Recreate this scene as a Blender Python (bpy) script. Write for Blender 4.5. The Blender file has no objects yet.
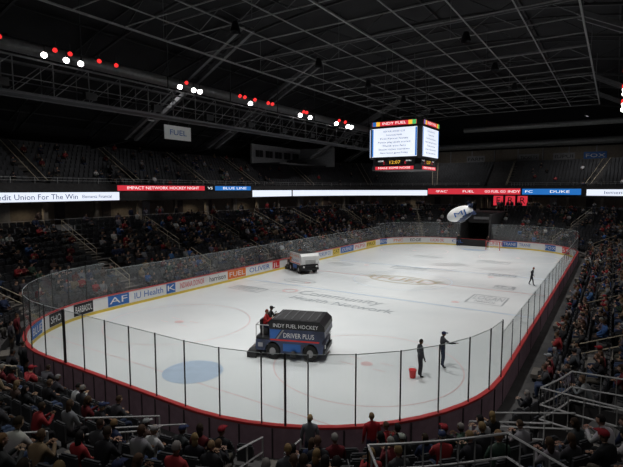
import bpy, math, random
import numpy as np
from mathutils import Vector, Matrix
random.seed(7); rng=np.random.default_rng(7)
scene=bpy.context.scene
scene.view_settings.view_transform='Standard'
COL=scene.collection
HW,CR,LEN=13.0,8.5,61.0
pi=math.pi
# ---------------------------------------------------------------- materials
def nt(name):
    m=bpy.data.materials.new(name); m.use_nodes=True
    n=m.node_tree.nodes; l=m.node_tree.links
    return m,n,l,n['Principled BSDF']
def mat(name,c,rough=.6,metal=0,var=.15,scale=3,spec=.4,emit=None,es=1):
    m,n,l,b=nt(name)
    b.inputs['Roughness'].default_value=rough; b.inputs['Metallic'].default_value=metal
    b.inputs['Specular IOR Level'].default_value=spec
    tc=n.new('ShaderNodeTexCoord'); no=n.new('ShaderNodeTexNoise'); no.inputs['Scale'].default_value=scale; no.inputs['Detail'].default_value=4
    cr=n.new('ShaderNodeValToRGB')
    cr.color_ramp.elements[0].position=.3; cr.color_ramp.elements[1].position=.7
    cr.color_ramp.elements[0].color=(*[x*(1-var) for x in c],1); cr.color_ramp.elements[1].color=(*[min(1,x*(1+var)) for x in c],1)
    l.new(tc.outputs['Object'],no.inputs['Vector']); l.new(no.outputs['Fac'],cr.inputs['Fac']); l.new(cr.outputs['Color'],b.inputs['Base Color'])
    if emit:
        b.inputs['Emission Color'].default_value=(*emit,1); b.inputs['Emission Strength'].default_value=es
    return m
def emis(name,c,s,samp=False):
    m=mat(name,tuple(min(1,x*.3) for x in c),.5,emit=c,es=s,var=.02)
    if not samp:
        try: m.cycles.emission_sampling='NONE'
        except Exception: pass
    return m
def attrmat(name,rough=.75):
    m,n,l,b=nt(name); a=n.new('ShaderNodeAttribute'); a.attribute_name='Col'
    no=n.new('ShaderNodeTexNoise'); no.inputs['Scale'].default_value=30
    mx=n.new('ShaderNodeMix'); mx.data_type='RGBA'; mx.blend_type='MULTIPLY'; mx.inputs[0].default_value=.35
    l.new(a.outputs['Color'],mx.inputs[6]); l.new(no.outputs['Color'],mx.inputs[7]); l.new(mx.outputs[2],b.inputs['Base Color'])
    b.inputs['Roughness'].default_value=rough; b.inputs['Specular IOR Level'].default_value=.2
    return m
M={}
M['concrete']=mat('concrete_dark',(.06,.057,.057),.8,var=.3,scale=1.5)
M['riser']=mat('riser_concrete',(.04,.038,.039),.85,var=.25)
M['aisle']=mat('aisle_concrete',(.14,.125,.11),.8,var=.2)
M['seat']=mat('seat_plastic',(.036,.037,.041),.45,var=.3,scale=.6)
M['floor']=mat('floor_concrete',(.05,.05,.05),.7)
M['wall']=mat('wall_paint_dark',(.016,.016,.018),.9)
M['roof']=mat('roof_deck_dark',(.016,.016,.018),.9,var=.3,scale=.4)
M['steel']=mat('steel_dark',(.032,.032,.034),.6)
M['steell']=mat('steel_grey',(.10,.10,.105),.55)
M['pipe']=mat('rigging_pipe_grey',(.21,.21,.21),.5)
M['duct']=mat('duct_galvanised',(.25,.25,.25),.4,metal=.2)
M['rail']=mat('rail_galvanised',(.45,.45,.45),.4,metal=.2)
M['railtan']=mat('rail_painted_tan',(.40,.34,.25),.5)
M['white']=mat('board_white',(.78,.78,.77),.4,var=.03)
M['yellow']=mat('kickplate_yellow',(.75,.55,.08),.5,var=.05)
M['red']=mat('red_cap',(.5,.05,.05),.4,var=.05)
M['maroon']=mat('board_outer_panel',(.34,.22,.27),.6)
M['black']=mat('black_paint',(.012,.012,.014),.5)
M['dkgrey']=mat('dark_grey_joint',(.06,.045,.05),.6)
M['post']=mat('glass_post_black',(.02,.02,.02),.5)
M['blue']=mat('ad_blue',(.03,.14,.45),.5,var=.05)
M['adred']=mat('ad_red',(.6,.03,.03),.5,var=.05)
M['orange']=mat('ad_orange',(.75,.18,.03),.5,var=.05)
M['tan']=mat('wall_tan',(.22,.185,.15),.8)
M['grey']=mat('panel_grey',(.3,.3,.31),.7)
M['navy']=mat('tank_navy',(.035,.05,.11),.35,var=.6,scale=1.2)
M['tyre']=mat('tyre_rubber',(.012,.012,.012),.85)
M['edge']=mat('glass_edge',(.38,.42,.42),.3)
M['lw']=emis('led_white',(.82,.88,1),1.0,True)
M['lr']=emis('led_red',(1,.05,.08),.6,True)
M['lb']=emis('led_blue',(.03,.25,.8),.6,True)
M['ld']=emis('led_dark_text',(.02,.04,.25),.3)
M['lwt']=emis('led_white_text',(1,1,1),1.0)
M['lamb']=emis('led_amber',(1,.55,.05),1.0)
M['lgr']=emis('led_green',(.1,.7,.2),.7)
M['lampw']=emis('lamp_white',(1,.93,.93),16)
M['lampr']=emis('lamp_red',(1,.03,.03),1.15)
M['cloth']=attrmat('clothing_and_skin')
def icemat():
    m,n,l,b=nt('ice_surface')
    tc=n.new('ShaderNodeTexCoord'); no=n.new('ShaderNodeTexNoise'); no.inputs['Scale'].default_value=.12; no.inputs['Detail'].default_value=6
    cr=n.new('ShaderNodeValToRGB'); cr.color_ramp.elements[0].color=(.68,.72,.73,1); cr.color_ramp.elements[1].color=(.79,.815,.815,1)
    cr.color_ramp.elements[0].position=.3; cr.color_ramp.elements[1].position=.65
    l.new(tc.outputs['Object'],no.inputs['Vector']); l.new(no.outputs['Fac'],cr.inputs['Fac']); l.new(cr.outputs['Color'],b.inputs['Base Color'])
    b.inputs['Roughness'].default_value=.26; b.inputs['Specular IOR Level'].default_value=.4
    return m
M['ice']=icemat()
def paint(name,c): return mat(name,c,.3,var=.06,scale=2,spec=.35)
M['p_blue']=paint('ice_paint_blue',(.52,.60,.69)); M['p_red']=paint('ice_paint_red',(.66,.50,.50))
M['p_grey']=paint('ice_paint_grey',(.30,.33,.35)); M['p_tan']=paint('ice_paint_tan',(.42,.36,.25)); M['p_cr']=paint('ice_paint_crease',(.44,.54,.66))
def glassmat():
    m=bpy.data.materials.new('rink_glass'); m.use_nodes=True; n=m.node_tree.nodes; l=m.node_tree.links
    n.clear(); o=n.new('ShaderNodeOutputMaterial'); t=n.new('ShaderNodeBsdfTransparent'); t.inputs[0].default_value=(.93,.95,.95,1)
    g=n.new('ShaderNodeBsdfGlossy'); g.inputs['Roughness'].default_value=.06
    d=n.new('ShaderNodeBsdfDiffuse'); d.inputs[0].default_value=(.55,.58,.60,1)  # pale diffuse share paints whitish haze onto the glass
    lw=n.new('ShaderNodeLayerWeight'); lw.inputs[0].default_value=.5
    pw=n.new('ShaderNodeMath'); pw.operation='POWER'; pw.inputs[1].default_value=4
    ml=n.new('ShaderNodeMath'); ml.operation='MULTIPLY_ADD'; ml.inputs[1].default_value=.45; ml.inputs[2].default_value=.05
    a=n.new('ShaderNodeMixShader'); b=n.new('ShaderNodeMixShader')
    no=n.new('ShaderNodeTexNoise'); no.inputs['Scale'].default_value=.7
    mp=n.new('ShaderNodeMath'); mp.operation='MULTIPLY'; mp.inputs[1].default_value=.15
    l.new(no.outputs['Fac'],mp.inputs[0]); l.new(mp.outputs[0],b.inputs[0])
    l.new(lw.outputs['Facing'],pw.inputs[0]); l.new(pw.outputs[0],ml.inputs[0])
    l.new(ml.outputs[0],a.inputs[0]); l.new(t.outputs[0],a.inputs[1]); l.new(g.outputs[0],a.inputs[2])
    l.new(a.outputs[0],b.inputs[1]); l.new(d.outputs[0],b.inputs[2]); l.new(b.outputs[0],o.inputs[0])
    return m
M['glass']=glassmat()
# ---------------------------------------------------------------- builder
def basis(o,x,y):
    x=Vector(x).normalized(); y=Vector(y).normalized(); z=x.cross(y)
    m=Matrix.Identity(4)
    for i in range(3):
        m[i][0]=x[i]; m[i][1]=y[i]; m[i][2]=z[i]; m[i][3]=o[i]
    return m
_tc={}
def textmesh(s):
    if s in _tc: return _tc[s]
    c=bpy.data.curves.new('t','FONT'); c.body=s; c.size=1; c.align_x='CENTER'; c.align_y='CENTER'; c.resolution_u=2
    o=bpy.data.objects.new('t',c); COL.objects.link(o)
    dg=bpy.context.evaluated_depsgraph_get(); e=o.evaluated_get(dg); me=e.to_mesh()
    V=[tuple(v.co) for v in me.vertices]; F=[tuple(p.vertices) for p in me.polygons]
    e.to_mesh_clear(); bpy.data.objects.remove(o); bpy.data.curves.remove(c)
    _tc[s]=(V,F); return V,F
class B:
    def __init__(s): s.v=[]; s.f=[]; s.m=[]; s.ms=[]
    def mi(s,k):
        if k not in s.ms: s.ms.append(k)
        return s.ms.index(k)
    def add(s,V,F,k,X=None):
        o=len(s.v)
        if X is not None: V=[X@Vector(p) for p in V]
        s.v.extend([tuple(p) for p in V]); i=s.mi(k)
        for f in F: s.f.append(tuple(a+o for a in f)); s.m.append(i)
    def box(s,c,d,k,X=None,rz=0):
        x,y,z=[a/2 for a in d]
        V=[Vector((a*x,b*y,e*z)) for a in(-1,1) for b in(-1,1) for e in(-1,1)]
        R=Matrix.Translation(c)@Matrix.Rotation(rz,4,'Z'); V=[R@p for p in V]
        s.add(V,[(0,1,3,2),(4,6,7,5),(0,4,5,1),(2,3,7,6),(0,2,6,4),(1,5,7,3)],k,X)
    def quad(s,a,b,c,d,k): s.add([a,b,c,d],[(0,1,2,3)],k)
    def seg(s,p,q,r,k,n=5,X=None,r2=None,cap=False):
        p=Vector(p);q=Vector(q); d=(q-p)
        if d.length<1e-6: return
        r2=r if r2 is None else r2
        d.normalize(); u=d.orthogonal().normalized(); w=d.cross(u)
        V=[];F=[]
        for i in range(n):
            a=2*pi*i/n; e=u*math.cos(a)+w*math.sin(a); V+= [p+e*r,q+e*r2]
        for i in range(n):
            j=(i+1)%n; F.append((2*i,2*j,2*j+1,2*i+1))
        if cap: F.append(tuple(range(0,2*n,2))[::-1]); F.append(tuple(range(1,2*n,2)))
        s.add(V,F,k,X)
    def poly(s,pts,r,k,n=5,X=None):
        for a,b in zip(pts[:-1],pts[1:]): s.seg(a,b,r,k,n,X)
    def prism(s,prof,y0,y1,k,X=None):
        n=len(prof); V=[(x,y0,z) for x,z in prof]+[(x,y1,z) for x,z in prof]
        F=[tuple(range(n)),tuple(range(2*n-1,n-1,-1))]+[(i,(i+1)%n,n+(i+1)%n,n+i) for i in range(n)]
        s.add(V,F,k,X)
    def text(s,t,X,h,k,w=None):
        V,F=textmesh(t)
        if not V: return
        xs=[v[0] for v in V]; sx=h
        if w: sx=w/(max(xs)-min(xs))
        s.add([(v[0]*sx,v[1]*h,0) for v in V],F,k,X)
    def ell(s,c,r,k,nu=14,nv=9,X=None):
        V=[];F=[]
        for j in range(nv+1):
            t=pi*j/nv
            for i in range(nu):
                a=2*pi*i/nu; V.append((c[0]+r[0]*math.sin(t)*math.cos(a),c[1]+r[1]*math.sin(t)*math.sin(a),c[2]+r[2]*math.cos(t)))
        for j in range(nv):
            for i in range(nu):
                F.append((j*nu+i,(j+1)*nu+i,(j+1)*nu+(i+1)%nu,j*nu+(i+1)%nu))
        s.add(V,F,k,X)
    def obj(s,name,smooth=False):
        me=bpy.data.meshes.new(name); me.from_pydata(s.v,[],s.f)
        for k in s.ms: me.materials.append(M[k])
        me.polygons.foreach_set('material_index',s.m)
        if smooth: me.polygons.foreach_set('use_smooth',[True]*len(s.f))
        me.update(); o=bpy.data.objects.new(name,me); COL.objects.link(o); return o
# ---------------------------------------------------------------- path
def P(sv,d,z=None):
    sv=sv%8; i=int(sv); u=sv-i; r=CR+d
    def cor(cx,cy,a): return (cx+r*math.cos(a),cy+r*math.sin(a)),(math.cos(a),math.sin(a))
    hx=HW-CR; y0=CR; y1=LEN-CR
    if i==0: p,n=(-HW-d,y0+(y1-y0)*u),(-1,0)
    elif i==1: p,n=cor(-hx,y1,pi-u*pi/2)
    elif i==2: p,n=(-hx+2*hx*u,LEN+d),(0,1)
    elif i==3: p,n=cor(hx,y1,pi/2-u*pi/2)
    elif i==4: p,n=(HW+d,y1-(y1-y0)*u),(1,0)
    elif i==5: p,n=cor(hx,y0,-u*pi/2)
    elif i==6: p,n=(hx-2*hx*u,-d),(0,-1)
    else: p,n=cor(-hx,y0,-pi/2-u*pi/2)
    if z is not None: return Vector((p[0],p[1],z))
    return p,n
def samples(a,b):
    out=[]; s=a
    while s<b-1e-6:
        out.append(s); i=int(s%8); nx=math.floor(s+1e-9)+1
        step=1/14 if i%2 else (.1 if i in(0,4) else .25)
        s=min(s+step,nx,b) if s+step>nx-1e-9 else s+step
    out.append(b); return out
def strip(bl,a,b,d0,z0,d1,z1,k):
    S=samples(a,b); V=[];F=[]
    for s in S: V+= [P(s,d0,z0),P(s,d1,z1)]
    for i in range(len(S)-1): F.append((2*i,2*i+2,2*i+3,2*i+1))
    bl.add(V,F,k)
def curve(bl,a,b,d,z,r,k):
    bl.poly([P(s,d,z) for s in samples(a,b)],r,k,4)
# ---------------------------------------------------------------- ice
b=B(); S=samples(0,8)[:-1]
b.add([P(s,0,0) for s in S],[tuple(range(len(S)))[::-1]],'ice'); b.obj('ice_rink')
b=B()
def hwid(y):
    if y<CR: return HW-CR+math.sqrt(max(0,CR*CR-(CR-y)**2))
    if y>LEN-CR: return hwid(LEN-y)
    return HW
def line(y,w,k,z=.004):
    x=hwid(y)-.02; b.quad((-x,y-w/2,z),(x,y-w/2,z),(x,y+w/2,z),(-x,y+w/2,z),k)
def ring(cx,cy,r,w,k,z=.005,a0=0,a1=2*pi,n=56,ry=None):
    ry=ry or r; V=[];F=[]
    for i in range(n+1):
        a=a0+(a1-a0)*i/n; V+=[(cx+(r-w)*math.cos(a),cy+(ry-w)*math.sin(a),z),(cx+r*math.cos(a),cy+ry*math.sin(a),z)]
    for i in range(n): F.append((2*i,2*i+1,2*i+3,2*i+2))
    b.add(V,F,k)
line(3.35,.06,'p_red');line(LEN-3.35,.06,'p_red');line(30.5,.25,'p_red')
line(22.9,.3,'p_blue');line(38.1,.3,'p_blue')
ring(0,30.5,4.57,.08,'p_blue')
for x in(-6.7,6.7):
    for y in(9.45,51.5):
        ring(x,y,4.57,.06,'p_red'); ring(x,y,.3,.3,'p_red')
        for sy in(-1,1):
            b.quad((x-1.2,y+sy*.45-.03,.006),(x-.5,y+sy*.45-.03,.006),(x-.5,y+sy*.45+.03,.006),(x-1.2,y+sy*.45+.03,.006),'p_red')
            b.quad((x+.5,y+sy*.45-.03,.006),(x+1.2,y+sy*.45-.03,.006),(x+1.2,y+sy*.45+.03,.006),(x+.5,y+sy*.45+.03,.006),'p_red')
    for y in(24.5,36.5): ring(x,y,.3,.3,'p_red')
ring(.3,4.15,1.4,1.4,'p_cr',.007)
ring(0,57.6,1.83,1.83,'p_cr',.007,-pi,0)
def itext(t,x,y,h,k,w=None): b.text(t,basis((x,y,.009),(1,0,0),(0,1,0)),h,k,w)
ring(0,30.5,3.3,.22,'p_tan',.007,ry=1.7); itext('FUEL',0,30.5,2.6,'p_tan',5)
for sg in(-1,1):
    for q in range(3):
        b.add([(sg*3.1,30.2+q*.45,.008),(sg*(4.3-q*.3),30.9+q*.5,.008),(sg*3.0,30.5+q*.45,.008)],[(0,1,2)],'p_tan')
itext('Community',-1.4,20.9,1.9,'p_grey',7.4); itext('Health Network',-.4,19.1,1.5,'p_grey',8.6); ring(-6.1,20.9,.7,.25,'p_red',.008)
def iad(x,y,w,h,t='AD',k='p_grey'):
    ring(x,y,w/2,.12,k,.006,ry=h/2,n=28); itext(t,x,y,h*.5,k,w*.72)
def ibox(x,y,w,h,t):
    for (x0,y0,w0,h0) in((x,y+h/2,w,.12),(x,y-h/2,w,.12),(x-w/2,y,.12,h),(x+w/2,y,.12,h)):
        b.quad((x0-w0/2,y0-h0/2,.006),(x0+w0/2,y0-h0/2,.006),(x0+w0/2,y0+h0/2,.006),(x0-w0/2,y0+h0/2,.006),'p_grey')
    itext(t,x,y+h*.15,h*.7,'p_grey',w*.85); itext(t[::-1],x,y-h*.25,h*.35,'p_grey',w*.6)
ibox(-1.9,37,3.6,1.6,'OLIVER');ibox(4.9,46.5,3.4,2,'FORUM');ibox(8.6,26.5,2.6,3,'LOGAN');iad(-7.8,24.8,3.4,1.8,'Harrison');ibox(-9.6,19.6,3.2,1.4,'JIFFY')
iad(-9.6,35.6,3.2,2,'METRO');ibox(7.5,38,2.4,1.4,'LIFE');iad(-3,46.5,3.6,2,'DONOR');ibox(8.8,32,1.6,1.4,'IN')
b.obj('ice_markings')
# ---------------------------------------------------------------- boards
b=B()
strip(b,0,8,0,0,0,.2,'yellow'); strip(b,0,8,.0,.2,.0,1.05,'white'); strip(b,0,8,-.04,1.05,.14,1.05,'red'); strip(b,0,8,-.04,1.05,-.04,1.1,'red')
strip(b,0,8,-.04,1.1,.14,1.1,'red'); strip(b,0,8,.14,1.03,.14,1.1,'red'); strip(b,0,8,.13,0,.13,1.03,'maroon')
for q in range(0,96):
    s=q/12; p,n=P(s,.135)
    b.box((p[0],p[1],.5),(.03,.05,1.0),'dkgrey',rz=math.atan2(n[1],n[0]))
def ad(y0,y1,bg,t,fg):
    x=-HW+.012
    if bg: b.quad((x,y0,.24),(x,y1,.24),(x,y1,1.02),(x,y0,1.02),bg)
    b.text(t,basis((x+.01,(y0+y1)/2,.62),(0,1,0),(0,0,1)),.66,fg,(y1-y0)*.84)
ad(8.6,10.3,'blue','AF','white');ad(10.5,13.6,None,'IU Health','blue');ad(13.7,14.6,'blue','K','white');ad(14.8,18.0,None,'INDIANA DONOR','adred')
ad(18.2,20.6,None,'harrison','black');ad(20.7,23.2,'orange','FUEL','white');ad(23.4,27.2,None,'OLIVER','blue');ad(27.4,28.6,'adred','JL','white')
ad(30,33.4,'orange','LOS COTOS','white');ad(33.6,36,None,'METRO','black');ad(36.2,39.5,None,'FORUM CU','blue');ad(39.7,41.5,'yellow','CAT','black')
ad(41.7,45.3,'blue','JOURNEY','white');ad(45.5,49,None,'PEPSI','adred');ad(49.2,52.3,'yellow','PRO','black')
def adp(s,w,bg,t,fg,d=-.015):
    p,n=P(s,d); x=(n[1],-n[0],0)
    X=basis((p[0]-n[0]*.04,p[1]-n[1]*.04,.62),x,(0,0,1))
    if bg: b.add([(-w/2,-.38,0),(w/2,-.38,0),(w/2,.4,0),(-w/2,.4,0)],[(0,1,2,3)],bg,X)
    X2=basis((p[0]-n[0]*.06,p[1]-n[1]*.06,.62),x,(0,0,1)); b.text(t,X2,.62,fg,w*.85)
for s,w,bg,t,fg in((1.15,2,'blue','IBEW','white'),(1.38,2,None,'PNC','orange'),(1.6,2,None,'EDGE','black'),(1.85,2.4,None,'LUCAS OIL','adred'),(2.12,2,None,'OIL','blue'),
    (2.75,2.2,None,'UNITE','adred'),(2.95,2,'blue','TRANE','white'),(3.12,1.8,None,'TRANE','blue'),(3.4,1.9,'blue','FOX','white'),(3.62,1.9,'adred','59','white'),(3.85,1.9,None,'FUEL','blue'),
    (7.32,1.6,None,'NET','adred'),(7.5,1.6,'blue','BLUE','white'),(7.68,1.5,'black','SHOE','white'),(7.86,1.6,'black','BARBASOL','white')): adp(s,w,bg,t,fg)
b.quad((-3.6,LEN-.03,.02),(.9,LEN-.03,.02),(.9,LEN-.03,1.12),(-3.6,LEN-.03,1.12),'black')  # black sheet stands in for the shade in the open gate
b.obj('dasher_boards')
# ---------------------------------------------------------------- glass
g=B(); ps=B()
def gh(s):
    i=int(s%8); return 3.4 if i not in(0,4) else 2.9
for i in range(8):
    L=(LEN-2*CR) if i in(0,4) else (2*(HW-CR) if i in(2,6) else CR*pi/2)
    n=round(L/(1.45 if i not in (0,4) else 2.2)); top=gh(i)
    for q in range(n):
        a=i+q/n; c=i+(q+1)/n-1e-4
        if i==2 and -3.6<P(a+.5/n,0)[0][0]<.9: continue
        A=P(a,.05);C=P(c,.05)
        A3=Vector((*A[0],0));C3=Vector((*C[0],0)); dd=(C3-A3).normalized()*.04
        A3+=dd;C3-=dd
        g.quad((A3.x,A3.y,1.1),(C3.x,C3.y,1.1),(C3.x,C3.y,top),(A3.x,A3.y,top),'glass')
        ps.seg((A3.x,A3.y,top),(C3.x,C3.y,top),.014,'edge',4)
        thick=.028 if i in(5,6,7) else .02
        p=A[0]; ps.seg((p[0],p[1],1.1),(p[0],p[1],top+.02),thick,'post' if i in(5,6,7) else 'steell',5)
g.obj('rink_glass')
for s in(5.72,6.82):
    p=P(s,.06)[0]; ps.seg((*p,1.1),(*p,3.42),.04,'post',6)
ps.obj('glass_support_posts')
# ---------------------------------------------------------------- stands
RD=.85; RZ=.36; NR=13; D0=1.15; Z0=.5
def near(a,lst,w): return any(abs(a-x)<w for x in lst)
aisles={0:[.08,.28,.48,.68,.88],1:[.25,.7],2:[],3:[.3,.75],4:[.12,.32,.52,.72,.92],5:[.30,.71,.94],6:[.75],7:[.3,.7]}
TA,TB=2+(.9)/9,2+(5.4)/9
secs=[(TB,8+TA)]
b=B()
for (a,c) in secs:
    strip(b,a,c,.14,.02,D0,.02,'concrete')
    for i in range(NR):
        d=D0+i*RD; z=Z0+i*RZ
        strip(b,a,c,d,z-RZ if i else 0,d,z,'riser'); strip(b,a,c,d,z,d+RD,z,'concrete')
    zc=Z0+(NR-1)*RZ; dt=D0+NR*RD
    strip(b,a,c,dt,zc,20.5,zc,'concrete')
ZC=zc; DT=dt
for i,l in aisles.items():
    for u in l:
        for r in range(NR):
            for h in(0,1):
                d=D0+r*RD-h*RD/2; z=Z0+r*RZ-h*RZ/2
                p,n=P(i+u,d+RD/4); b.box((p[0],p[1],z-.07),(RD/2,1.0,.18),'aisle',rz=math.atan2(n[1],n[0]))
b.obj('seating_bowl_lower')
b=B()
strip(b,0,8,20.55,ZC,20.55,7.15,'tan')
for q in range(64):
    s=(q+.5)/8
    if 4.6<s<7.1: continue
    p,n=P(s,20.5); b.box((p[0],p[1],ZC+1.1),(.08,1.1,2.2),'dkgrey' if q%3 else 'grey',rz=math.atan2(n[1],n[0]))
b.obj('wall_concourse')
b=B()
for (a,c) in((0,4.6),(7.1,8)):
    strip(b,a,c,17.5,7.2,20.6,7.2,'riser')
    strip(b,a,c,17.5,7.2,17.5,9.1,'riser'); strip(b,a,c,17.5,9.1,17.65,9.1,'concrete')
    strip(b,a,c,17.65,9.1,17.65,8.4,'riser')
    for j in range(10):
        d=17.65+j*.8; z=8.4+j*.5
        strip(b,a,c,d,z-.5,d,z,'riser'); strip(b,a,c,d,z,d+.8,z,'concrete')
    strip(b,a,c,25.65,12.9,25.65,13.9,'riser')
uais={0:[.12,.37,.62,.87],1:[.2,.5,.8],2:[.5],3:[.2,.5,.8],4:[.12,.37],7:[.3,.6,.9]}
for i,l in uais.items():
    for u in l:
        for r in range(10):
            p,n=P(i+u,17.65+r*.8+.4); b.box((p[0],p[1],8.4+r*.5-.08),(.8,1,.2),'aisle',rz=math.atan2(n[1],n[0]))
b.obj('seating_bowl_upper')
b=B()
for q in range(0,64):
    s=q/8
    if 4.6<s<7.1: continue
    p,n=P(s,18.2); b.box((p[0],p[1],(ZC+7.2)/2),(.4,.4,7.2-ZC-.02),'tan')
b.obj('concourse_columns')
b=B()
for (a,c) in((7.0,10.0),(TB,4.9)):
    for h in(.5,1.0): curve(b,a,c,DT-.05,ZC+h,.025,'rail')
    for h in(.35,.7): curve(b,a,c,17.6,9.1+h*.8,.02,'rail')
    s=a
    while s<c:
        b.seg(P(s,DT-.05,ZC),P(s,DT-.05,ZC+1),.025,'rail',4); b.seg(P(s,17.6,9.1),P(s,17.6,9.66),.02,'rail',4); s+=.05
b.obj('concourse_railing')
b=B()
def radial_rail(s,r0,r1,off=0,k='rail'):
    pts=[]
    for r in range(r0,r1+1):
        p,n=P(s,D0+r*RD+.3); t=(-n[1],n[0]); x,y=p[0]+t[0]*off,p[1]+t[1]*off; z=Z0+r*RZ
        pts.append((x,y,z))
    for h in(.5,.95): b.poly([(x,y,z+h) for x,y,z in pts],.026,k,5)
    for q in range(0,len(pts),2): x,y,z=pts[q]; b.seg((x,y,z-.1),(x,y,z+.95),.026,k,5)
for i,l in aisles.items():
    for u in l:
        if i in(5,):
            radial_rail(i+u,0,3,.55); radial_rail(i+u,5,8,.55); radial_rail(i+u,0,3,-.55)
        else: radial_rail(i+u,6,12,0,'railtan'); radial_rail(i+u,1,4,0,'railtan')
for i,l in uais.items():
    for u in l:
        for o in(-.01,.01):
            p,n=P(i+u+o,17.8);q,_=P(i+u+o,25.4); b.seg((*p,9.4),(*q,13.9),.035,'railtan',4)
b.obj('aisle_handrail')
b=B()
def vom(s0,s1,d0,d1,z):
    for (sa,da,sb,db) in((s0,d0,s1,d0),(s0,d0,s0,d1),(s1,d0,s1,d1)):
        N=8
        pts=[P(sa+(sb-sa)*q/N,da+(db-da)*q/N,z+.12*max(0,(da+(db-da)*q/N)-d0)) for q in range(N+1)]
        for h in(.12,.55,1.05): b.poly([p+Vector((0,0,h)) for p in pts],.026,'rail',5)
        for p in pts: b.seg(p,p+Vector((0,0,1.05)),.018,'rail',4)
        for p,q in zip(pts[:-1],pts[1:]): b.quad(p-Vector((0,0,1.2)),q-Vector((0,0,1.2)),q,p,'riser')
vom(5.47,5.60,5.6,8.6,2.6)
vom(5.16,5.27,3.0,6.2,1.8)
vom(5.02,5.09,6.0,9,2.9)
b.obj('vomitory_railing')
# ---------------------------------------------------------------- bulk mesh
def bulk(name,V,loops,starts,colors,material,smooth=True):
    me=bpy.data.meshes.new(name)
    me.vertices.add(len(V)); me.vertices.foreach_set('co',V.astype(np.float32).ravel())
    me.loops.add(len(loops)); me.loops.foreach_set('vertex_index',loops.astype(np.int32))
    me.polygons.add(len(starts)); me.polygons.foreach_set('loop_start',starts.astype(np.int32))
    me.update(calc_edges=True)
    me.polygons.foreach_set('use_smooth',np.full(len(starts),smooth))
    if colors is not None:
        a=me.attributes.new('Col','FLOAT_COLOR','POINT')
        c=np.ones((len(V),4),np.float32); c[:,:3]=colors; a.data.foreach_set('color',c.ravel())
    me.materials.append(material); me.update()
    o=bpy.data.objects.new(name,me); COL.objects.link(o); return o
def tmpl_from(V,F):
    V=np.array(V,float); loops=np.array([i for f in F for i in f]); tot=np.array([len(f) for f in F])
    return V,loops,tot
def inst(V,loops,tot,pos,ang,scl=None):
    k=len(pos); n=len(V); c=np.cos(ang)[:,None]; s=np.sin(ang)[:,None]
    sc=np.ones((k,1)) if scl is None else scl[:,None]
    X=V[None,:,0]*c-V[None,:,1]*s; Y=V[None,:,0]*s+V[None,:,1]*c; Z=np.repeat(V[None,:,2],k,0)
    W=np.stack([X*sc+pos[:,0:1],Y*sc+pos[:,1:2],Z*sc+pos[:,2:3]],-1).reshape(-1,3)
    Lp=(loops[None]+np.arange(k)[:,None]*n).ravel(); T=np.tile(tot,k); return W,Lp,T
def merge(parts):
    Vs=[];Ls=[];Ts=[];Cs=[];o=0
    for V,L,T,C in parts:
        Vs.append(V);Ls.append(L+o);Ts.append(T);Cs.append(C); o+=len(V)
    V=np.concatenate(Vs);L=np.concatenate(Ls);T=np.concatenate(Ts)
    st=np.concatenate([[0],np.cumsum(T)[:-1]]); C=None if Cs[0] is None else np.concatenate(Cs)
    return V,L,st,C
sb=B(); sb.box((0,-.22,.68),(.46,.05,.46),'seat'); sb.box((0,-.2,.92),(.38,.05,.05),'seat'); sb.box((0,0,.43),(.44,.40,.06),'seat'); sb.box((0,-.15,.2),(.06,.12,.42),'seat'); sb.box((-.26,-.08,.6),(.035,.32,.04),'seat')
seatT=tmpl_from(sb.v,sb.f)
sb=B(); sb.box((0,-.22,.68),(.46,.05,.46),'seat'); sb.box((0,-.2,.92),(.38,.05,.05),'seat'); sb.box((0,-.13,.6),(.44,.07,.36),'seat'); sb.box((0,-.15,.2),(.06,.12,.42),'seat'); sb.box((-.26,-.08,.6),(.035,.32,.04),'seat')
seatE=tmpl_from(sb.v,sb.f)
CAM=Vector((16.5,-10.6,8.5))
occ=[];emp=[];occang=[];empang=[]
def voidzone(s,d):
    for (a,c,d0,d1) in((5.46,5.61,5.3,9.2),(5.15,5.28,2.8,6.6),(5.01,5.10,5.7,9.4)):
        if a<s%8<c and d0<d<d1: return True
    return False
dens={0:.42,1:.3,2:.12,3:.36,4:.74,5:.58,6:.42,7:.40}
def rowfill(i,r,d,z,al,den,lo,hi,aw=.75):
    L=44 if i in(0,4) else(9 if i in(2,6) else (CR+d)*pi/2)
    n=int(L/.56)
    for q in range(n):
        u=(q+.5)/n; s=i+u
        if not(lo<=s<=hi): continue
        if near(u*L,[x*L for x in al],aw): continue
        if TA-.06<s<TB+.06 and i==2: continue
        if voidzone(s,d): continue
        p,nn=P(s,d); a=math.atan2(-nn[1],-nn[0])-pi/2
        clus=.5+.5*math.sin(s*37+d*1.3)*math.sin(s*11+d*.7+1)
        dist=math.hypot(p[0]-CAM.x,p[1]-CAM.y)
        if dist<5.6: continue
        if random.random()<den*(.35+1.3*clus): occ.append((p[0],p[1],z)); occang.append(a)
        else: emp.append((p[0],p[1],z)); empang.append(a)
for i in range(8):
    for r in range(NR):
        dn=dens[i]
        if i==0 and r>9: dn*=.5
        if i==5 and r<2: dn=.12
        if i in(6,7) and r<1: dn=.1
        rowfill(i,r,D0+r*RD+.55,Z0+r*RZ,aisles[i],dn,0,8)
for i in(0,1,2,3,4,7):
    for j in range(10):
        rowfill(i,j,17.65+j*.8+.5,8.4+j*.5,uais.get(i,[]),.08 if i in(0,7) else .02,0 if i!=7 else 7.15,8 if i!=4 else 4.5)
occ=np.array(occ);occang=np.array(occang);emp=np.array(emp);empang=np.array(empang)
V1,L1,T1=inst(*seatT,occ,occang);V2,L2,T2=inst(*seatE,emp,empang)
V,L,st,_=merge([(V1,L1,T1,None),(V2,L2,T2,None)]); bulk('stadium_seats',V,L,st,None,M['seat'],False)
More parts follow.
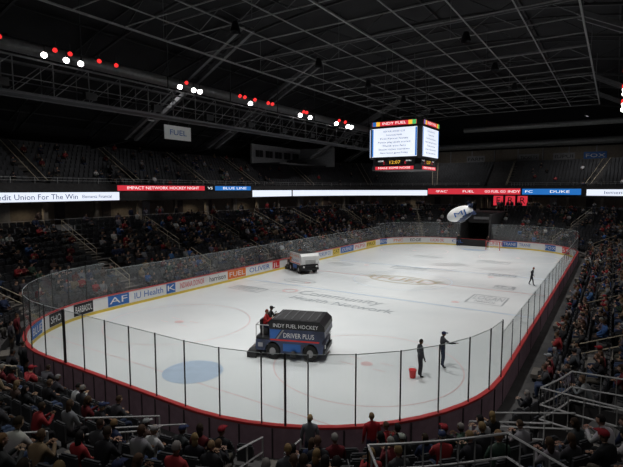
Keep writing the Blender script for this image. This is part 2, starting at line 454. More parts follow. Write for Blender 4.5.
# ---------------------------------------------------------------- figures
# parts:0 skin 1 hair 2 top 3 pants 4 shoes 5 dark 6 lips 7 hat 8 eye white
def skinbody(J,E,sub):
    names=list(J); me=bpy.data.meshes.new('f'); me.from_pydata([J[k][0] for k in names],[(names.index(a),names.index(c)) for a,c,_ in E],[])
    o=bpy.data.objects.new('f',me); COL.objects.link(o)
    m=o.modifiers.new('s','SKIN'); m.use_smooth_shade=True
    sk=me.skin_vertices[0].data
    for i,k in enumerate(names):
        r=J[k][1]; sk[i].radius=r if isinstance(r,tuple) else (r,r); sk[i].use_root=(i==0)
    if sub: mm=o.modifiers.new('u','SUBSURF'); mm.levels=sub; mm.render_levels=sub
    dg=bpy.context.evaluated_depsgraph_get(); e=o.evaluated_get(dg); x=e.to_mesh()
    V=[tuple(v.co) for v in x.vertices]; F=[tuple(p.vertices) for p in x.polygons]; e.to_mesh_clear()
    bpy.data.objects.remove(o); bpy.data.meshes.remove(me)
    A=np.array(V); best=np.full(len(A),1e9); part=np.zeros(len(A),int)
    for a,c,pt in E:
        p=np.array(J[a][0]);q=np.array(J[c][0]); dv=q-p; t=np.clip(((A-p)@dv)/(dv@dv),0,1)
        dd=np.linalg.norm(A-(p+t[:,None]*dv),axis=1)
        if pt==0: dd=dd+.01
        w=dd<best; best[w]=dd[w]; part[w]=pt
    return A,F,part
def figure(pose,sub,hi,hat=False,longhair=False):
    J={}; Pz=pose
    J['pelvis']=(Pz['pelvis'],(.155,.115));J['spine']=(Pz['spine'],(.14,.11));J['chest']=(Pz['chest'],(.165,.12));J['neck']=(Pz['neck'],.06);J['hb']=(Pz['hb'],.055)
    E=[('pelvis','spine',2),('spine','chest',2),('chest','neck',2),('neck','hb',0)]
    for s in'LR':
        J['sh'+s]=(Pz['sh'+s],.08);J['el'+s]=(Pz['el'+s],.056);J['wr'+s]=(Pz['wr'+s],.04)
        w=Vector(Pz['wr'+s]);e=Vector(Pz['el'+s]); hd=(w-e).normalized()
        J['ha'+s]=(tuple(w+hd*.07),(.036,.022))
        J['hi'+s]=(Pz['hi'+s],.098);J['kn'+s]=(Pz['kn'+s],.066);J['an'+s]=(Pz['an'+s],.045);J['to'+s]=(Pz['to'+s],.04)
        E+=[('chest','sh'+s,2),('sh'+s,'el'+s,2),('el'+s,'wr'+s,2),('wr'+s,'ha'+s,0),('pelvis','hi'+s,3),('hi'+s,'kn'+s,3),('kn'+s,'an'+s,3),('an'+s,'to'+s,4)]
    A,F,part=skinbody(J,E,sub)
    V=[list(x) for x in A]; F=list(F); part=list(part)
    def add(bl,pt):
        o=len(V); V.extend([list(x) for x in bl.v]); F.extend([tuple(i+o for i in f) for f in bl.f]); part.extend([pt]*len(bl.v))
    hb=Vector(Pz['hb']); yaw=Pz.get('yaw',0); tilt=Pz.get('tilt',0)
    X=Matrix.Translation(hb)@Matrix.Rotation(yaw,4,'Z')@Matrix.Rotation(tilt,4,'X')@Matrix.Translation((0,.02,.085))
    nu,nv=(16,12) if hi else (8,6)
    q=B(); q.ell((0,0,0),(1,1,1),'seat',nu,nv)
    q.v=[(x*.076*(1-.22*max(0,-z)),y*(.096 if y<0 else .09)*(1-.1*max(0,-z)),z*.12) for x,y,z in q.v]; q.v=[tuple(X@Vector(p)) for p in q.v]; add(q,0)
    h=B(); h.ell((0,0,0),(1,1,1),'seat',nu,nv)
    keep=[f for f in h.f if all((h.v[i][1]<.35 and h.v[i][2]>(-.75 if longhair else -.25)) or h.v[i][2]>.45 for i in f)]
    h.f=keep; h.v=[tuple(X@Vector((x*.087,y*.106-.004,z*.13+.004))) for x,y,z in h.v]; add(h,1)
    if longhair:
        h=B(); h.ell((0,-.075,-.09),(.075,.045,.13),'seat',8,6,X); add(h,1)
    if hat:
        h2=B(); h2.ell((0,-.005,.04),(.092,.11,.095),'seat',8,6,X); add(h2,7)
        h3=B(); h3.box((0,.12,.055),(.13,.12,.015),'seat',X); add(h3,7)
    if hi:
        for sx in(-1,1):
            e=B(); e.ell((sx*.031,.083,.005),(.013,.009,.008),'seat',6,4,X); add(e,8)
            e=B(); e.ell((sx*.031,.091,.005),(.006,.004,.006),'seat',6,4,X); add(e,5)
            e=B(); e.ell((sx*.078,0,-.005),(.012,.02,.032),'seat',6,5,X); add(e,0)
            e=B(); e.box((sx*.031,.088,.026),(.03,.01,.006),'seat',X); add(e,1)
        e=B(); e.add([(0,.085,.015),(-.016,.084,-.03),(.016,.084,-.03),(0,.118,-.026)],[(0,1,3),(0,3,2),(1,2,3)],'seat',X); add(e,0)
        e=B(); e.ell((0,.08,-.058),(.024,.008,.007),'seat',8,4,X); add(e,6)
        for s in'LR':
            w=Vector(Pz['wr'+s]);el=Vector(Pz['el'+s]); hd=(w-el).normalized(); side=hd.cross(Vector((0,0,1)))
            if side.length<.2: side=Vector((0,1,0))
            side.normalize(); nrm=side.cross(hd).normalized()
            root=w+hd*.085
            for fi,(o,ln) in enumerate(((-.027,.062),(-.009,.074),(.009,.07),(.027,.055))):
                a=root+side*o; m1=a+hd*ln*.5; m2=m1+(hd*.7-nrm*.6)*ln*.35; m3=m2+(hd*.3-nrm*.9)*ln*.25
                e=B(); e.seg(a,m1,.009,'seat',5,None,.0085);e.seg(m1,m2,.0085,'seat',5,None,.008);e.seg(m2,m3,.008,'seat',5,None,.006,True); add(e,0)
            a=w+hd*.035-side*.03; e=B(); m1=a+(hd*.5-side*.8)*.035; e.seg(a,m1,.011,'seat',5,None,.01); e.seg(m1,m1+(hd*.9-side*.2)*.03,.01,'seat',5,None,.008,True); add(e,0)
    tp=tmpl_from(V,F); return tp,np.array(part)
def sit(lean=0,arms=0,yaw=0):
    p=dict(pelvis=(0,0,.55),spine=(0,-.02+lean*.3,.75),chest=(0,-.01+lean,.98),neck=(0,.0+lean*1.2,1.12),hb=(0,.015+lean*1.3,1.18),yaw=yaw,tilt=-.05)
    for s,x in(('L',-1),('R',1)):
        p['sh'+s]=(x*.175,-.01+lean,1.03)
        if arms==0: p['el'+s]=(x*.235,.06+lean,.79);p['wr'+s]=(x*.10,.27,.68)
        elif arms==1: p['el'+s]=(x*.24,.09+lean,.82);p['wr'+s]=(x*-.02,.2+lean,.86+x*.02)
        else: p['el'+s]=(x*.22,.12+lean,.8);p['wr'+s]=(x*.09,.3+lean,.95)
        p['hi'+s]=(x*.09,.03,.53);p['kn'+s]=(x*.13,.42,.52);p['an'+s]=(x*.13,.40,.09);p['to'+s]=(x*.14,.53,.04)
    return p
def stand(armR=None,armL=None,stride=0,lean=0,yaw=0):
    p=dict(pelvis=(0,0,.93),spine=(0,lean*.4,1.12),chest=(0,lean,1.35),neck=(0,lean*1.1,1.5),hb=(0,.015+lean*1.2,1.56),yaw=yaw)
    for s,x in(('L',-1),('R',1)):
        p['sh'+s]=(x*.185,lean,1.42);p['el'+s]=(x*.25,-.03+lean,1.13);p['wr'+s]=(x*.24,.08+lean,.89)
        st=stride*x
        p['hi'+s]=(x*.09,0,.9);p['kn'+s]=(x*.1,.03+st*.5,.5);p['an'+s]=(x*.11,-.02+st,.08+(.05 if st<0 else 0));p['to'+s]=(x*.13,.14+st,.04)
    if armR: p['elR'],p['wrR']=armR
    if armL: p['elL'],p['wrL']=armL
    return p
def palette(top=None,hair=None,pants=None,skin=None,hat=None):
    tops=[(.015,.015,.018)]*9+[(.05,.05,.055)]*6+[(.02,.03,.07)]*4+[(.30,.03,.035)]*2+[(.12,.015,.02)]*2+[(.2,.2,.21)]*3+[(.5,.5,.5)]*1+[(.22,.16,.1),(.05,.12,.3),(.08,.05,.04),(.04,.07,.05),(.10,.09,.12)]
    hairs=[(.03,.018,.01),(.06,.035,.02),(.012,.01,.01),(.2,.13,.06),(.22,.2,.19),(.09,.05,.03)]
    skins=[(.45,.27,.19),(.48,.31,.23),(.38,.23,.16),(.14,.075,.045)]
    top=top or random.choice(tops);hair=hair or random.choice(hairs);pants=pants or random.choice([(.02,.03,.06),(.04,.06,.12),(.012,.012,.014),(.08,.07,.06)])
    skin=skin or random.choice(skins); hat=hat or random.choice([(.3,.02,.03),(.02,.02,.02),(.03,.04,.1),(.02,.02,.02),(.3,.3,.3)])
    return np.array([skin,hair,top,pants,(.02,.02,.02),(.01,.01,.01),(.3,.08,.07),hat,(.7,.7,.7)])
def person(name,pose,loc,rz,pal,sub=1,hat=False,longhair=False,scale=1):
    (V,L,T),pt=figure(pose,sub,True,hat,longhair)
    W,L2,T2=inst(V,L,T,np.array([loc],float),np.array([rz]),np.array([scale]))
    st=np.concatenate([[0],np.cumsum(T2)[:-1]]); return bulk(name,W,L2,st,pal[pt],M['cloth'])
specs=[(sit(0,0,.1),0,0),(sit(.06,1,-.25),1,0),(sit(.14,2,.2),0,0),(sit(.03,0,.35),0,1),(sit(.1,1,0),0,0),(sit(0,2,-.3),0,1)]
lowT=[figure(p,0,False,h,l) for p,h,l in specs]; hiT=[figure(p,1,True,h,l) for p,h,l in specs]
dist=np.hypot(occ[:,0]-CAM.x,occ[:,1]-CAM.y); ch=rng.integers(0,len(specs),len(occ)); parts=[]
for hi,TT in((False,lowT),(True,hiT)):
    for k in range(len(specs)):
        sel=np.where((ch==k)&((dist<19)==hi))[0]
        if len(sel)==0: continue
        (V,L,T),pt=TT[k]; sc=rng.uniform(.93,1.06,len(sel))
        W,L2,T2=inst(V,L,T,occ[sel],occang[sel]+rng.uniform(-.2,.2,len(sel)),sc)
        C=np.concatenate([palette()[pt] for _ in sel]); parts.append((W,L2,T2,C))
V,L,st,C=merge(parts); bulk('spectator_crowd',V,L,st,C,M['cloth'])
(tv,tl,tt),pt=figure(stand(),0,False); pos=[];an=[]
for _ in range(60):
    s=random.uniform(7.3,12.3); p,n=P(s,DT+random.uniform(.4,2.5)); pos.append((*p,ZC)); an.append(math.atan2(-n[1],-n[0])-pi/2+random.uniform(-.6,.6))
for s,d in((7.05,.7),(7.35,.7),(.02,.7),(.03,.7),(7.45,.7)):
    p,n=P(s,d); pos.append((*p,.02)); an.append(math.atan2(-n[1],-n[0])-pi/2)
W,L2,T2=inst(tv,tl,tt,np.array(pos),np.array(an)); C=np.concatenate([palette()[pt] for _ in pos])
V,L,st,C=merge([(W,L2,T2,C)]); bulk('standing_spectators',V,L,st,C,M['cloth'])
for s,tp,hr in((5.66,(.16,.16,.18),(.35,.24,.12)),(5.53,(.45,.03,.04),(.2,.13,.07))):
    p,n=P(s,.68); person('standing_fan',stand(yaw=random.uniform(-.3,.3)),(p[0],p[1],.02),math.atan2(-n[1],-n[0])-pi/2,palette(top=tp,hair=hr))
# people on the ice
person('rink_worker',stand(armR=((.27,.02,1.14),(.22,.12,.9)),yaw=.2),(9.45,9.3,.005),-math.radians(50),palette(top=(.05,.055,.065),hair=(.02,.015,.01),pants=(.03,.03,.04)))
person('rink_worker',stand(armR=((.42,.2,1.32),(.52,.42,1.36)),yaw=-.2),(9.95,11.0,.005),-math.radians(57),palette(top=(.04,.042,.05),pants=(.03,.04,.07),hair=(.05,.03,.02)),hat=True)
person('skater',stand(armR=((.4,.05,1.2),(.55,.15,1.05)),armL=((-.4,-.05,1.2),(-.52,.05,1.0)),stride=.2,lean=.1),(10.6,34.4,.005),-math.radians(80),palette(top=(.02,.02,.025),pants=(.015,.015,.02),hair=(.25,.02,.02)),scale=.92)
person('gate_attendant',stand(),(-3.0,60.2,.005),pi,palette(top=(.02,.02,.02)));person('gate_attendant',stand(),(1.3,60.0,.005),pi,palette(top=(.05,.02,.02)))
b=B()
b.seg((9.2,9.05,.01),(9.2,9.05,.38),.13,'adred',14,None,.17,True); b.seg((9.2,9.05,.36),(9.2,9.05,.39),.18,'adred',14,None,.18,True)
b.poly([(9.2+.17*math.cos(a),9.05,.38+.16*math.sin(a)) for a in[pi*q/8 for q in range(9)]],.008,'rail',4)
b.obj('red_bucket')
# ---------------------------------------------------------------- ice resurfacer
def resurfacer(loc,rz,c1,c2,band,txt,tk,tk2='white'):
    b=B(); X=Matrix.Translation(loc)@Matrix.Rotation(rz,4,'Z')@Matrix.Diagonal((.82,.95,.97,1))
    for x in(-1.15,1.2):
        for y in(-.88,.88):
            b.seg((x,y-.17,.42),(x,y+.17,.42),.42,'tyre',22,X,None,True)
            b.seg((x,y-.18,.42),(x,y+.18,.42),.2,'grey',12,X,None,True)
    def arch(cx): return [(cx+.5*math.cos(a),.42+.5*math.sin(a)) for a in[pi-pi*q/8 for q in range(9)]]
    prof=[(-2.25,.42)]+[(-1.65,.42)]+arch(-1.15)[1:-1]+[(-.65,.42),(-.65,.3),(.7,.3)]+arch(1.2)[1:-1]+[(1.7,.42),(1.95,.42),(2.02,.85),(1.9,.98),(-2.25,.98)]
    b.prism(prof,-1.0,1.0,c1,X)
    b.prism([(-1.35,.95),(-1.35,1.95),(-1.2,2.08),(1.75,2.08),(2.05,1.85),(2.12,1.3),(1.85,.95)],-1.05,1.05,c2,X)
    b.prism([(-1.37,1.62),(-1.37,1.97),(-1.2,2.1),(1.77,2.1),(2.08,1.86),(2.11,1.62)],-1.07,1.07,band,X)
    for sy in(-1,1):
        x0=(1,0,0) if sy<0 else(-1,0,0)
        Y=X@basis((.3,sy*1.09,1.8),x0,(0,0,1)); b.text(txt[0],Y,.28,tk,2.8)
        Y=X@basis((.5,sy*1.07,1.3),x0,(0,0,1)); b.text(txt[1],Y,.36,tk2,1.9)
        def q4(pts,k): b.quad(*[X@Vector((x,sy*yy,z)) for x,yy,z in pts],k)
        q4(((-1.3,1.056,1.0),(1.75,1.056,1.0),(1.8,1.056,1.08),(-1.3,1.056,1.08)),'adred')
        q4(((-1.3,1.058,1.1),(-1.0,1.058,1.1),(-.6,1.058,1.58),(-1.3,1.058,1.58)),'blue' if c2=='navy' else 'orange')
        q4(((-.92,1.058,1.1),(-.8,1.058,1.1),(-.4,1.058,1.58),(-.52,1.058,1.58)),'grey')
        q4(((-2.1,1.004,.6),(-1.8,1.004,.6),(-1.8,1.004,.82),(-2.1,1.004,.82)),'grey')
        q4(((-.5,1.004,.45),(.6,1.004,.45),(.6,1.004,.85),(-.5,1.004,.85)),'blue')
    b.quad(*[X@Vector(p) for p in((-1.15,-.95,2.11),(1.6,-.95,2.11),(1.6,.95,2.11),(-1.15,.95,2.11))],'steel')
    for q in range(6): b.box((-1.0+q*.5,0,2.125),(.06,1.8,.03),'steell',X)
    b.box((2.05,0,.5),(.14,2.0,.22),'black',X)
    for sy in(-.75,.75): b.seg((2.0,sy,.75),(2.08,sy,.75),.1,'white',10,X,None,True); b.seg((1.9,sy,.75),(2.06,sy,.75),.12,'steell',10,X)
    for q in range(4): b.box((2.12,0,1.05+q*.12),(.02,1.2,.04),'steell',X)
    b.box((-1.8,0,1.05),(.9,1.9,.14),'black',X)
    for sy in(-.4,.4): b.box((-1.85,sy,1.3),(.5,.5,.36),'black',X); b.box((-2.07,sy,1.68),(.1,.5,.5),'black',X)
    b.seg((-1.4,.4,1.9),(-1.46,.4,2.02),.03,'steell',6,X)
    w=[(-1.5+.06*math.sin(a),.4+.2*math.cos(a),2.05+.1*math.sin(a)) for a in[2*pi*q/14 for q in range(15)]]; b.poly(w,.018,'black',5,X)
    for sy in(-.95,.95): b.poly([(-2.24,sy,1.1),(-2.24,sy,1.75),(-1.37,sy,1.75)],.025,'rail',5,X); b.seg((-1.8,sy,1.1),(-1.8,sy,1.75),.02,'rail',5,X)
    b.seg((-2.24,-.95,1.75),(-2.24,.95,1.75),.025,'rail',5,X)
    b.prism([(-2.78,.03),(-2.78,.3),(-2.62,.5),(-2.3,.6),(-2.2,.3),(-2.2,.03)],-1.05,1.05,'steell',X)
    for sy in(-1.09,1.09): b.box((-2.48,sy,.18),(.6,.06,.33),'black',X)
    for sy in(-.5,.5): b.seg((-2.2,sy,.95),(-2.5,sy,.5),.05,'rail',6,X)
    b.seg((-2.32,.75,.6),(-2.32,.75,1.2),.12,c1,12,X,None,True)
    b.seg((.2,-1.06,.42),(.2,-1.2,.3),.18,'black',12,X,None,True)
    return b.obj('ice_resurfacer'),X
o,X=resurfacer((3.0,8.7,.008),math.radians(20),'navy','navy','black',('INDY FUEL HOCKEY','DRIVER PLUS'),'white')
o2,X2=resurfacer((-10.4,29.2,.008),math.radians(-30),'black','white','white',('FUEL','HOCKEY'),'orange','blue')
def seated(name,X,lx,ly,pal,rz,hat=False):
    p=X@Vector((lx,ly,0)); person(name,sit(.04,2),(p.x,p.y,.98),rz,pal,hat=hat)
seated('ice_resurfacer_driver',X,-1.85,.4,palette(top=(.03,.03,.03),hat=(.03,.03,.03)),math.radians(20)-pi/2,True)
seated('ice_resurfacer_passenger',X,-1.85,-.4,palette(top=(.45,.03,.03),hair=(.15,.03,.02)),math.radians(20)-pi/2)
seated('ice_resurfacer_driver',X2,-1.85,.4,palette(top=(.5,.12,.03)),math.radians(-30)-pi/2,True)
# far hockey goal
b=B(); gx,gy=2.4,57.8
b.poly([(gx-.92,gy,0),(gx-.92,gy,1.22),(gx+.92,gy,1.22),(gx+.92,gy,0)],.04,'adred',8)
b.poly([(gx-.92,gy,.03),(gx-.7,gy+1,.03),(gx+.7,gy+1,.03),(gx+.92,gy,.03)],.025,'white',6)
b.poly([(gx-.92,gy,1.22),(gx-.6,gy+.5,1.15),(gx-.7,gy+1,.03)],.02,'white',6);b.poly([(gx+.92,gy,1.22),(gx+.6,gy+.5,1.15),(gx+.7,gy+1,.03)],.02,'white',6)
for q in range(15):
    x=gx-.7+1.4*q/14; b.poly([(x*1.0,gy+.5,1.15),(x,gy+1,.03)],.005,'white',3)
for q in range(8):
    t=q/8; b.seg((gx-.65,gy+.5+.5*t,1.15-1.1*t),(gx+.65,gy+.5+.5*t,1.15-1.1*t),.005,'white',3)
b.obj('hockey_goal')
# ---------------------------------------------------------------- blimp
b=B(); BX=Matrix.Translation((2.6,40,5.9))@Matrix.Rotation(math.radians(25),4,'Z')@Matrix.Rotation(math.radians(-22),4,'Y')
b.ell((0,0,0),(1.4,.78,.78),'white',24,14,BX); b.ell((.1,0,-.1),(1.25,.75,.74),'navy',20,12,BX)
for a in(0,pi/2,pi,3*pi/2):
    V=[(.85,.0,.45),(1.2,0,.85),(1.5,0,.85),(1.4,0,.15)]; R=Matrix.Rotation(a+pi/4,4,'X'); b.add(V+[(x,.03,z) for x,y,z in V],[(0,1,2,3),(7,6,5,4),(0,4,5,1),(1,5,6,2),(2,6,7,3)],'navy',BX@R)
b.box((0,0,-.88),(.6,.2,.16),'grey',BX); b.text('MJ',BX@basis((-.1,-.82,.1),(1,0,0),(0,0,1)),.7,'blue',1.2)
b.obj('inflatable_blimp',True)
# ---------------------------------------------------------------- scoreboard
b=B(); cx,cy=0,30.5
def panel(ang,w,z0,z1,off,k):
    n=(math.cos(ang),math.sin(ang)); t=(-n[1],n[0]); h=z1-z0
    X=basis((cx+n[0]*off,cy+n[1]*off,(z0+z1)/2),(t[0],t[1],0),(0,0,1))
    b.add([(-w/2,-h/2,0),(w/2,-h/2,0),(w/2,h/2,0),(-w/2,h/2,0)],[(0,1,2,3)],k,X); return X
def octo(r,c,z0,z1,k):
    pts=[(-r+c,-r),(r-c,-r),(r,-r+c),(r,r-c),(r-c,r),(-r+c,r),(-r,r-c),(-r,-r+c)]
    V=[(cx+x,cy+y,z0) for x,y in pts]+[(cx+x,cy+y,z1) for x,y in pts]
    b.add(V,[tuple(range(8))[::-1],tuple(range(8,16))]+[(i,(i+1)%8,8+(i+1)%8,8+i) for i in range(8)],k)
octo(2.45,.4,11.2,14.0,'black'); octo(2.25,.4,10.55,11.2,'black'); octo(2.35,.5,10.2,10.55,'black'); octo(2.5,.4,14.0,14.5,'black')
for q in range(4):
    a=q*pi/2
    X=panel(a,4.2,11.35,13.85,2.47,'lw')
    Xt=X.copy(); Xt.translation=X.translation+X.col[2].xyz*.02
    for r in range(7):
        Y=Xt@Matrix.Translation((0,.95-r*.31,0)); b.text(['INDY FUEL HOCKEY CLUB','Community Health','First Period Notes','Power play goals scored','Thank you fans','Season ticket members','Next home game Friday'][r],Y,.22,'ld',[2,1.5,2.6,3,2.2,2.9,2.6][r])
    for sx in(-2.02,2.02):
        b.add([(sx-.07,-1.2,0),(sx+.07,-1.2,0),(sx+.07,1.2,0),(sx-.07,1.2,0)],[(0,1,2,3)],'lb',Xt)
    X=panel(a,4.1,14.05,14.42,2.52,'lr'); Xt=X.copy(); Xt.translation=X.translation+X.col[2].xyz*.02; b.text('INDY FUEL',Xt,.32,'lwt',2.2)
    for sx,k in((-1.85,'lb'),(1.85,'lgr'),(-1.5,'lamb'),(1.5,'lamb')):
        b.add([(sx-.17,-.18,0),(sx+.17,-.18,0),(sx+.17,.18,0),(sx-.17,.18,0)],[(0,1,2,3)],k,Xt)
    X=panel(a,3.7,10.62,11.12,2.27,'steel'); Xt=X.copy(); Xt.translation=X.translation+X.col[2].xyz*.02
    for sx,t in((-1.3,'HOME'),(1.3,'AWAY')): b.text(t,Xt@Matrix.Translation((sx,.12,0)),.16,'lwt',.5)
    b.text('12:07',Xt,.4,'lamb',1.0); b.text('2',Xt@Matrix.Translation((-1.0,-.05,0)),.35,'lr'); b.text('0',Xt@Matrix.Translation((1.0,-.05,0)),.35,'lr')
    X=panel(a,3.6,10.23,10.52,2.37,'lr'); Xt=X.copy(); Xt.translation=X.translation+X.col[2].xyz*.02; b.text('MAKE SOME NOISE',Xt,.24,'lwt',3)
for sx in(-1.6,1.6):
    for sy in(-1.6,1.6): b.seg((cx+sx,cy+sy,14.5),(cx+sx*.8,cy+sy*.8,20.2),.035,'steell',5)
b.poly([(cx-1.6,cy-1.6,15.2),(cx+1.6,cy-1.6,15.2),(cx+1.6,cy+1.6,15.2),(cx-1.6,cy+1.6,15.2),(cx-1.6,cy-1.6,15.2)],.05,'steel')
b.obj('center_hung_scoreboard')
# ---------------------------------------------------------------- LED ribbons
b=B()
def ribbon(a,c,z0,z1,k,d=17.44): strip(b,a,c,d,z0,d,z1,k)
def rtext(s,z,t,h,k,w,d=17.38):
    p,n=P(s,d); b.text(t,basis((p[0],p[1],z),(n[1],-n[0],0),(0,0,1)),h,k,w)
def sy(y): return (y-8.5)/44
ribbon(7.5,8+sy(21.9),7.3,8.2,'lw'); rtext(sy(12.8),7.73,'Credit Union For The Win',.75,'ld',8.4); rtext(sy(19.2),7.73,'Elements Financial',.5,'ld',3.4)
ribbon(sy(21.7),sy(35),8.35,8.95,'lr'); rtext(sy(28.4),8.65,'IMPACT NETWORK HOCKEY NIGHT',.5,'lwt',11)
ribbon(sy(35.2),sy(36.8),8.35,8.95,'black');rtext(sy(36),8.65,'VS',.5,'lwt',.9); ribbon(sy(37),sy(44.6),8.35,8.95,'lb'); rtext(sy(41),8.65,'BLUE LINE',.5,'lwt',5)
ribbon(sy(45),1.767,7.35,8.35,'lw')
ribbon(1.77,2.77,7.6,8.65,'lr')
for s_,t_,w_ in((1.83,'IMPACT',3),(1.95,'FUEL',2),(2.3,'GO FUEL GO',3.6),(2.65,'INDY',2)): rtext(s_,8.1,t_,.6,'lwt',w_)
ribbon(2.80,3.18,7.6,8.6,'lb'); rtext(2.92,8.1,'FC',.6,'lwt',1.2); rtext(3.1,8.1,'DUKE',.6,'lwt',3)
ribbon(3.2,4.4,7.5,8.5,'lw'); rtext(3.3,8,'Elements',.7,'ld',4)
b.obj('led_ribbon_board')
b=B()
b.box((.9,78.0,6.5),(6.4,.25,2.2),'black')
for q in(-2,0,2):
    b.box((.9+q,77.85,6.5),(1.6,.05,1.7),'lr'); b.text('ERR'[int(q/2+1)],basis((.9+q,77.8,6.5),(1,0,0),(0,0,1)),1.6,'black')
b.obj('led_penalty_board')
b=B()
for x in(-3.75,1.05): b.box((x,LEN+7.5,2.5),(.2,13.8,4.6),'riser')
b.box((-1.35,LEN+6.5,3.9),(4.6,.3,1.6),'riser'); b.box((-1.35,LEN+14.4,2.6),(4.6,.3,5.2),'black')
b.box((-1.35,LEN+10.5,4.75),(4.6,7.6,.12),'riser'); b.box((-1.35,LEN+6.3,3.9),(2.6,.06,.4),'grey')
b.obj('tunnel_portal')
# ---------------------------------------------------------------- shell
b=B(); b.box((0,31,-.12),(100,140,.2),'floor'); b.obj('floor')
ZR=lambda x:26.5-10*(x/42)**2
b=B(); XS=[-43+86*q/24 for q in range(25)]
V=[];F=[]
for x in XS: V+=[(x,-34,ZR(x)),(x,94,ZR(x))]
for i in range(24): F.append((2*i,2*i+1,2*i+3,2*i+2))
b.add(V,F,'roof'); b.obj('ceiling')
for nm,c,d in(('wall_left',(-42.5,30,10),(.4,128,22)),('wall_right',(42.5,30,10),(.4,128,22)),('wall_far',(0,93,13),(86,.4,28)),('wall_near',(0,-33,13),(86,.4,28))):
    b=B(); b.box(c,d,'wall'); b.obj(nm)
b=B()
for y in range(-20,92,9):
    for (x0,x1) in((-42,0),(0,42)):
        N=12; up=[];lo=[]
        for q in range(N+1):
            x=x0+(x1-x0)*q/N; up.append((x,y,ZR(x)-.3)); lo.append((x,y,ZR(x)-2.2))
        b.poly(up,.1,'steel',4); b.poly(lo,.14,'steel',4)
        for q in range(N): b.seg(up[q],lo[q+1],.05,'steel',4) if q%2 else b.seg(lo[q],up[q+1],.05,'steel',4)
for x in range(-40,41,8): b.seg((x,-33,ZR(x)-.25),(x,92,ZR(x)-.25),.1,'steel',4)
b.obj('roof_truss')
b=B()
for y in(-2,24,37,63,76):
    for sx in(-1,1):
        for dy in(-.7,.7):
            p=Vector((sx*13,y+dy,23.5));q=Vector((sx*31,y+dy,14.3)); b.seg(p,q,.28,'steell' ,4)
        for t in(.2,.4,.6,.8): b.seg((sx*(13+18*t),y-.7,23.5-9.2*t),(sx*(13+18*t),y+.7,23.5-9.2*t),.1,'steel',4)
        b.seg((sx*31,y,14.3),(sx*41,y,13.5),.25,'steel',4)
b.obj('roof_strut')
b=B(); gz=20.2
for q in range(0,9): x=-14+28*q/8; b.seg((x,-12,gz),(x,66,gz),.05 if q%4 else .09,'pipe',4)
y=-12
while y<=66: b.seg((-14,y,gz),(14,y,gz),.05,'pipe',4); y+=3.9
for y in range(-9,66,12):
    b.seg((-14,y,gz+1.2),(14,y,gz+1.2),.08,'steell',4)
    for q in range(7): b.seg((-14+4*q,y,gz),(-12+4*q,y,gz+1.2),.03,'steell',3); b.seg((-12+4*q,y,gz+1.2),(-10+4*q,y,gz),.03,'steell',3)
    for x in(-14,-5,5,14): b.seg((x,y,gz),(x,y,ZR(x)-2),.03,'steell',3)
b.obj('rigging_grid')
def ductobj(pts,r):
    b=B()
    for p,q in zip(pts[:-1],pts[1:]):
        b.seg(p,q,r,'duct',14); d=Vector(q)-Vector(p); n=int(d.length/2.5)
        for i in range(n+1): c=Vector(p)+d*i/max(1,n); e=d.normalized()*.05; b.seg(c-e,c+e,r*1.05,'duct',14)
    b.obj('air_duct',False)
ductobj([(-19.5,-18,18.6),(-19.5,66,18.6)],.45); ductobj([(-30,88,17.2),(36,88,17.2)],.6); ductobj([(-8,80,19.5),(36,80,19.5)],.45)
b=B()
b.box((6,89.5,15.0),(60,.3,2.8),'tan')
for q in range(14): b.box((-22+q*4.4,89.25,15.0),(.18,.2,2.8),'grey')
for x,k,t in((2,'grey','TICKETS'),(13,'blue','FOX'),(8,'grey','IUPUI'),(-8,'grey','FARM'),(19,'grey','MDwise')):
    b.box((x,89.05,14.6),(3.6,.08,1.4),k); b.text(t,basis((x,88.98,14.6),(1,0,0),(0,0,1)),.9,'white' if k!='grey' else 'black',3)
b.obj('wall_panel_far')
b=B()
b.box((-37,60,14.6),(.4,15,3.6),'grey'); b.box((-33,67.5,14.6),(8,.3,3.6),'grey')
for q in range(5): b.box((-36.78,54.5+q*2.8,14.8),(.06,2.0,1.2),'black'); b.box((-36.76,54.5+q*2.8,14.8),(.05,.1,1.2),'steell')
b.box((-34,60,12.9),(6.4,15,.25),'steel'); b.obj('press_box')
# ---------------------------------------------------------------- catwalks + lamps
def catwalk(x):
    b=B(); sg=1 if x>0 else -1
    for dx in(0,1.6*sg):
        for z,r in((14.8,.11),(15.8,.05),(17.1,.08)): b.seg((x+dx,-16,z),(x+dx,62,z),r,'steell',4)
        y=-16
        while y<62:
            b.seg((x+dx,y,14.8),(x+dx,y,17.1),.05,'steell',4); b.seg((x+dx,y,14.8),(x+dx,y+2.6,17.1),.035,'steell',3); y+=2.6
    b.box((x+.8*sg,23,14.82),(1.5,78,.06),'steel')
    for y in range(-14,62,8): b.seg((x+.8*sg,y,17.1),(x+.8*sg,y,ZR(x)-1),.05,'steel',4)
    for y in range(-14,60,6): b.box((x-.1*sg,y,15.3),(.35,.9,.5),'steel')
    b.obj('lighting_catwalk')
catwalk(-16.4);catwalk(17.1)
def lamp(b,p,aim,r,k):
    p=Vector(p); d=(Vector(aim)-p).normalized()
    b.seg(p-d*.45,p,r*.75,'black',10,None,r*1.05); b.seg(p-d*.47,p-d*.44,r*.75,'black',10,None,None,True)
    b.seg(p+d*.0,p+d*.02,r,k,10,None,r,True); b.seg(p-d*.2,p-d*.2+Vector((0,0,.6)),.03,'steel',4)
bl=B(); br=B()
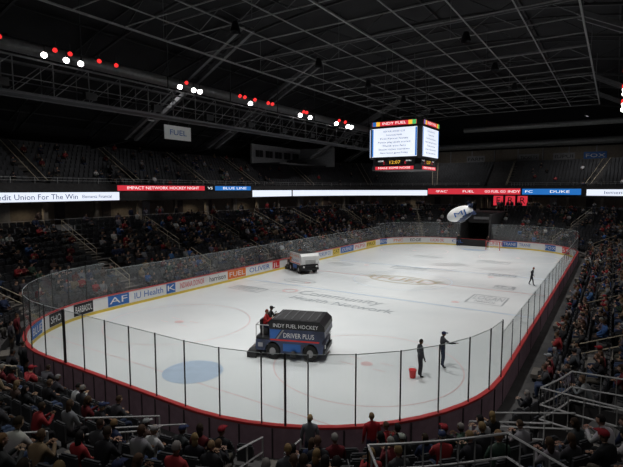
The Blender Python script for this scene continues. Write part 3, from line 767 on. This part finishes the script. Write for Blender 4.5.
for cy_,cfg in((3.9,'r'),(6.6,'wrw'),(8.4,'rw'),(10.6,'r'),(12.0,'r'),(18.2,'wr'),(19.8,'ww'),(26.0,'rr'),(27.6,'wr'),(30.6,'rr'),(36.8,'wr'),(38.2,'rw'),(45.5,'wr'),(48.0,'rw'),(49.8,'w')):
    for q,ch_ in enumerate(cfg):
        y=cy_+q*.75; z=17.4+(.5 if ch_=='r' else 0)
        k='lampw' if ch_=='w' else 'lampr'
        rr=(.19 if ch_=='w' else .16)*(1+max(0,y-15)/70)
        lamp(bl,(-15.9,y,z),(8,y-16,2),rr,k)
        lamp(br,(16.65,y+4,z),(6,y-16,3),rr*(.6 if ch_=='w' else .9),k)
bl.obj('catwalk_lamps'); br.obj('catwalk_lamps')
b=B(); b.box((-18.6,20.2,13.8),(.06,3.2,1.3),'white'); b.text('FUEL',basis((-18.55,20.2,13.8),(0,1,0),(0,0,1)),.7,'blue',2)
for dy in(-1.2,1.2): b.seg((-18.6,20.2+dy,14.4),(-18.2,20.2+dy,14.9),.02,'steell',4)
b.obj('hanging_banner')
# ---------------------------------------------------------------- lights
hb=B()
def spot(x,y,z,tx,ty,tz,power,cone,blend=.7,col=(1,.985,.965),rad=.3):
    l=bpy.data.lights.new('arena_and_fill_light','SPOT'); l.energy=power; l.spot_size=math.radians(cone); l.spot_blend=blend; l.shadow_soft_size=rad; l.color=col
    o=bpy.data.objects.new('arena_and_fill_light',l); o.location=(x,y,z); o.rotation_euler=(Vector((tx,ty,tz))-Vector((x,y,z))).to_track_quat('-Z','Y').to_euler(); COL.objects.link(o)
for x in(-6.5,6.5):
    for y in(4,15,26,36,46,57):
        spot(x,y,19.5,x*.9,y,0,5200,86)
        hb.seg((x,y,19.5),(x,y,20.2),.4,'black',12,None,.2)
for y in(8,24,40,56):  # added fill spots with housings, to brighten the side stands
    spot(-24,y,20,-27,y,4,2100,130,1); hb.seg((-24,y,20),(-24,y,20.6),.35,'black',12,None,.15)
    spot(24,y,20,24,y,4,1600,130,1); hb.seg((24,y,20),(24,y,20.6),.35,'black',12,None,.15)
for x in(-12,12):  # further added fill spots for the far and near ends
    spot(x,76,20,x,80,4,3000,130,1); spot(x*.8,-8,20,x*.8,-6,2,1300,120,1)
    hb.seg((x,76,20),(x,76,20.6),.35,'black',12,None,.15); hb.seg((x*.8,-8,20),(x*.8,-8,20.6),.35,'black',12,None,.15)
for s in(7.6,.1,.35,.6,.85,1.3,1.7,2.2,2.9,3.5):
    p,n=P(s,18.9); spot(p[0],p[1],7.05,p[0],p[1],4,60,150,.8,(1,.85,.62),.15); hb.seg((p[0],p[1],7.05),(p[0],p[1],7.18),.2,'black',10,None,.1)
hb.obj('high_bay_and_fill_housings')
w=bpy.data.worlds.new('world'); scene.world=w; w.use_nodes=True; w.node_tree.nodes['Background'].inputs[0].default_value=(.5,.55,.65,1); w.node_tree.nodes['Background'].inputs[1].default_value=.01
# ---------------------------------------------------------------- camera
cam=bpy.data.cameras.new('camera'); co=bpy.data.objects.new('camera',cam); COL.objects.link(co)
co.location=CAM; co.rotation_euler=(math.radians(90-5.4),0,math.radians(33)); cam.sensor_width=36; cam.lens=467/623*36; cam.clip_end=400
scene.camera=co
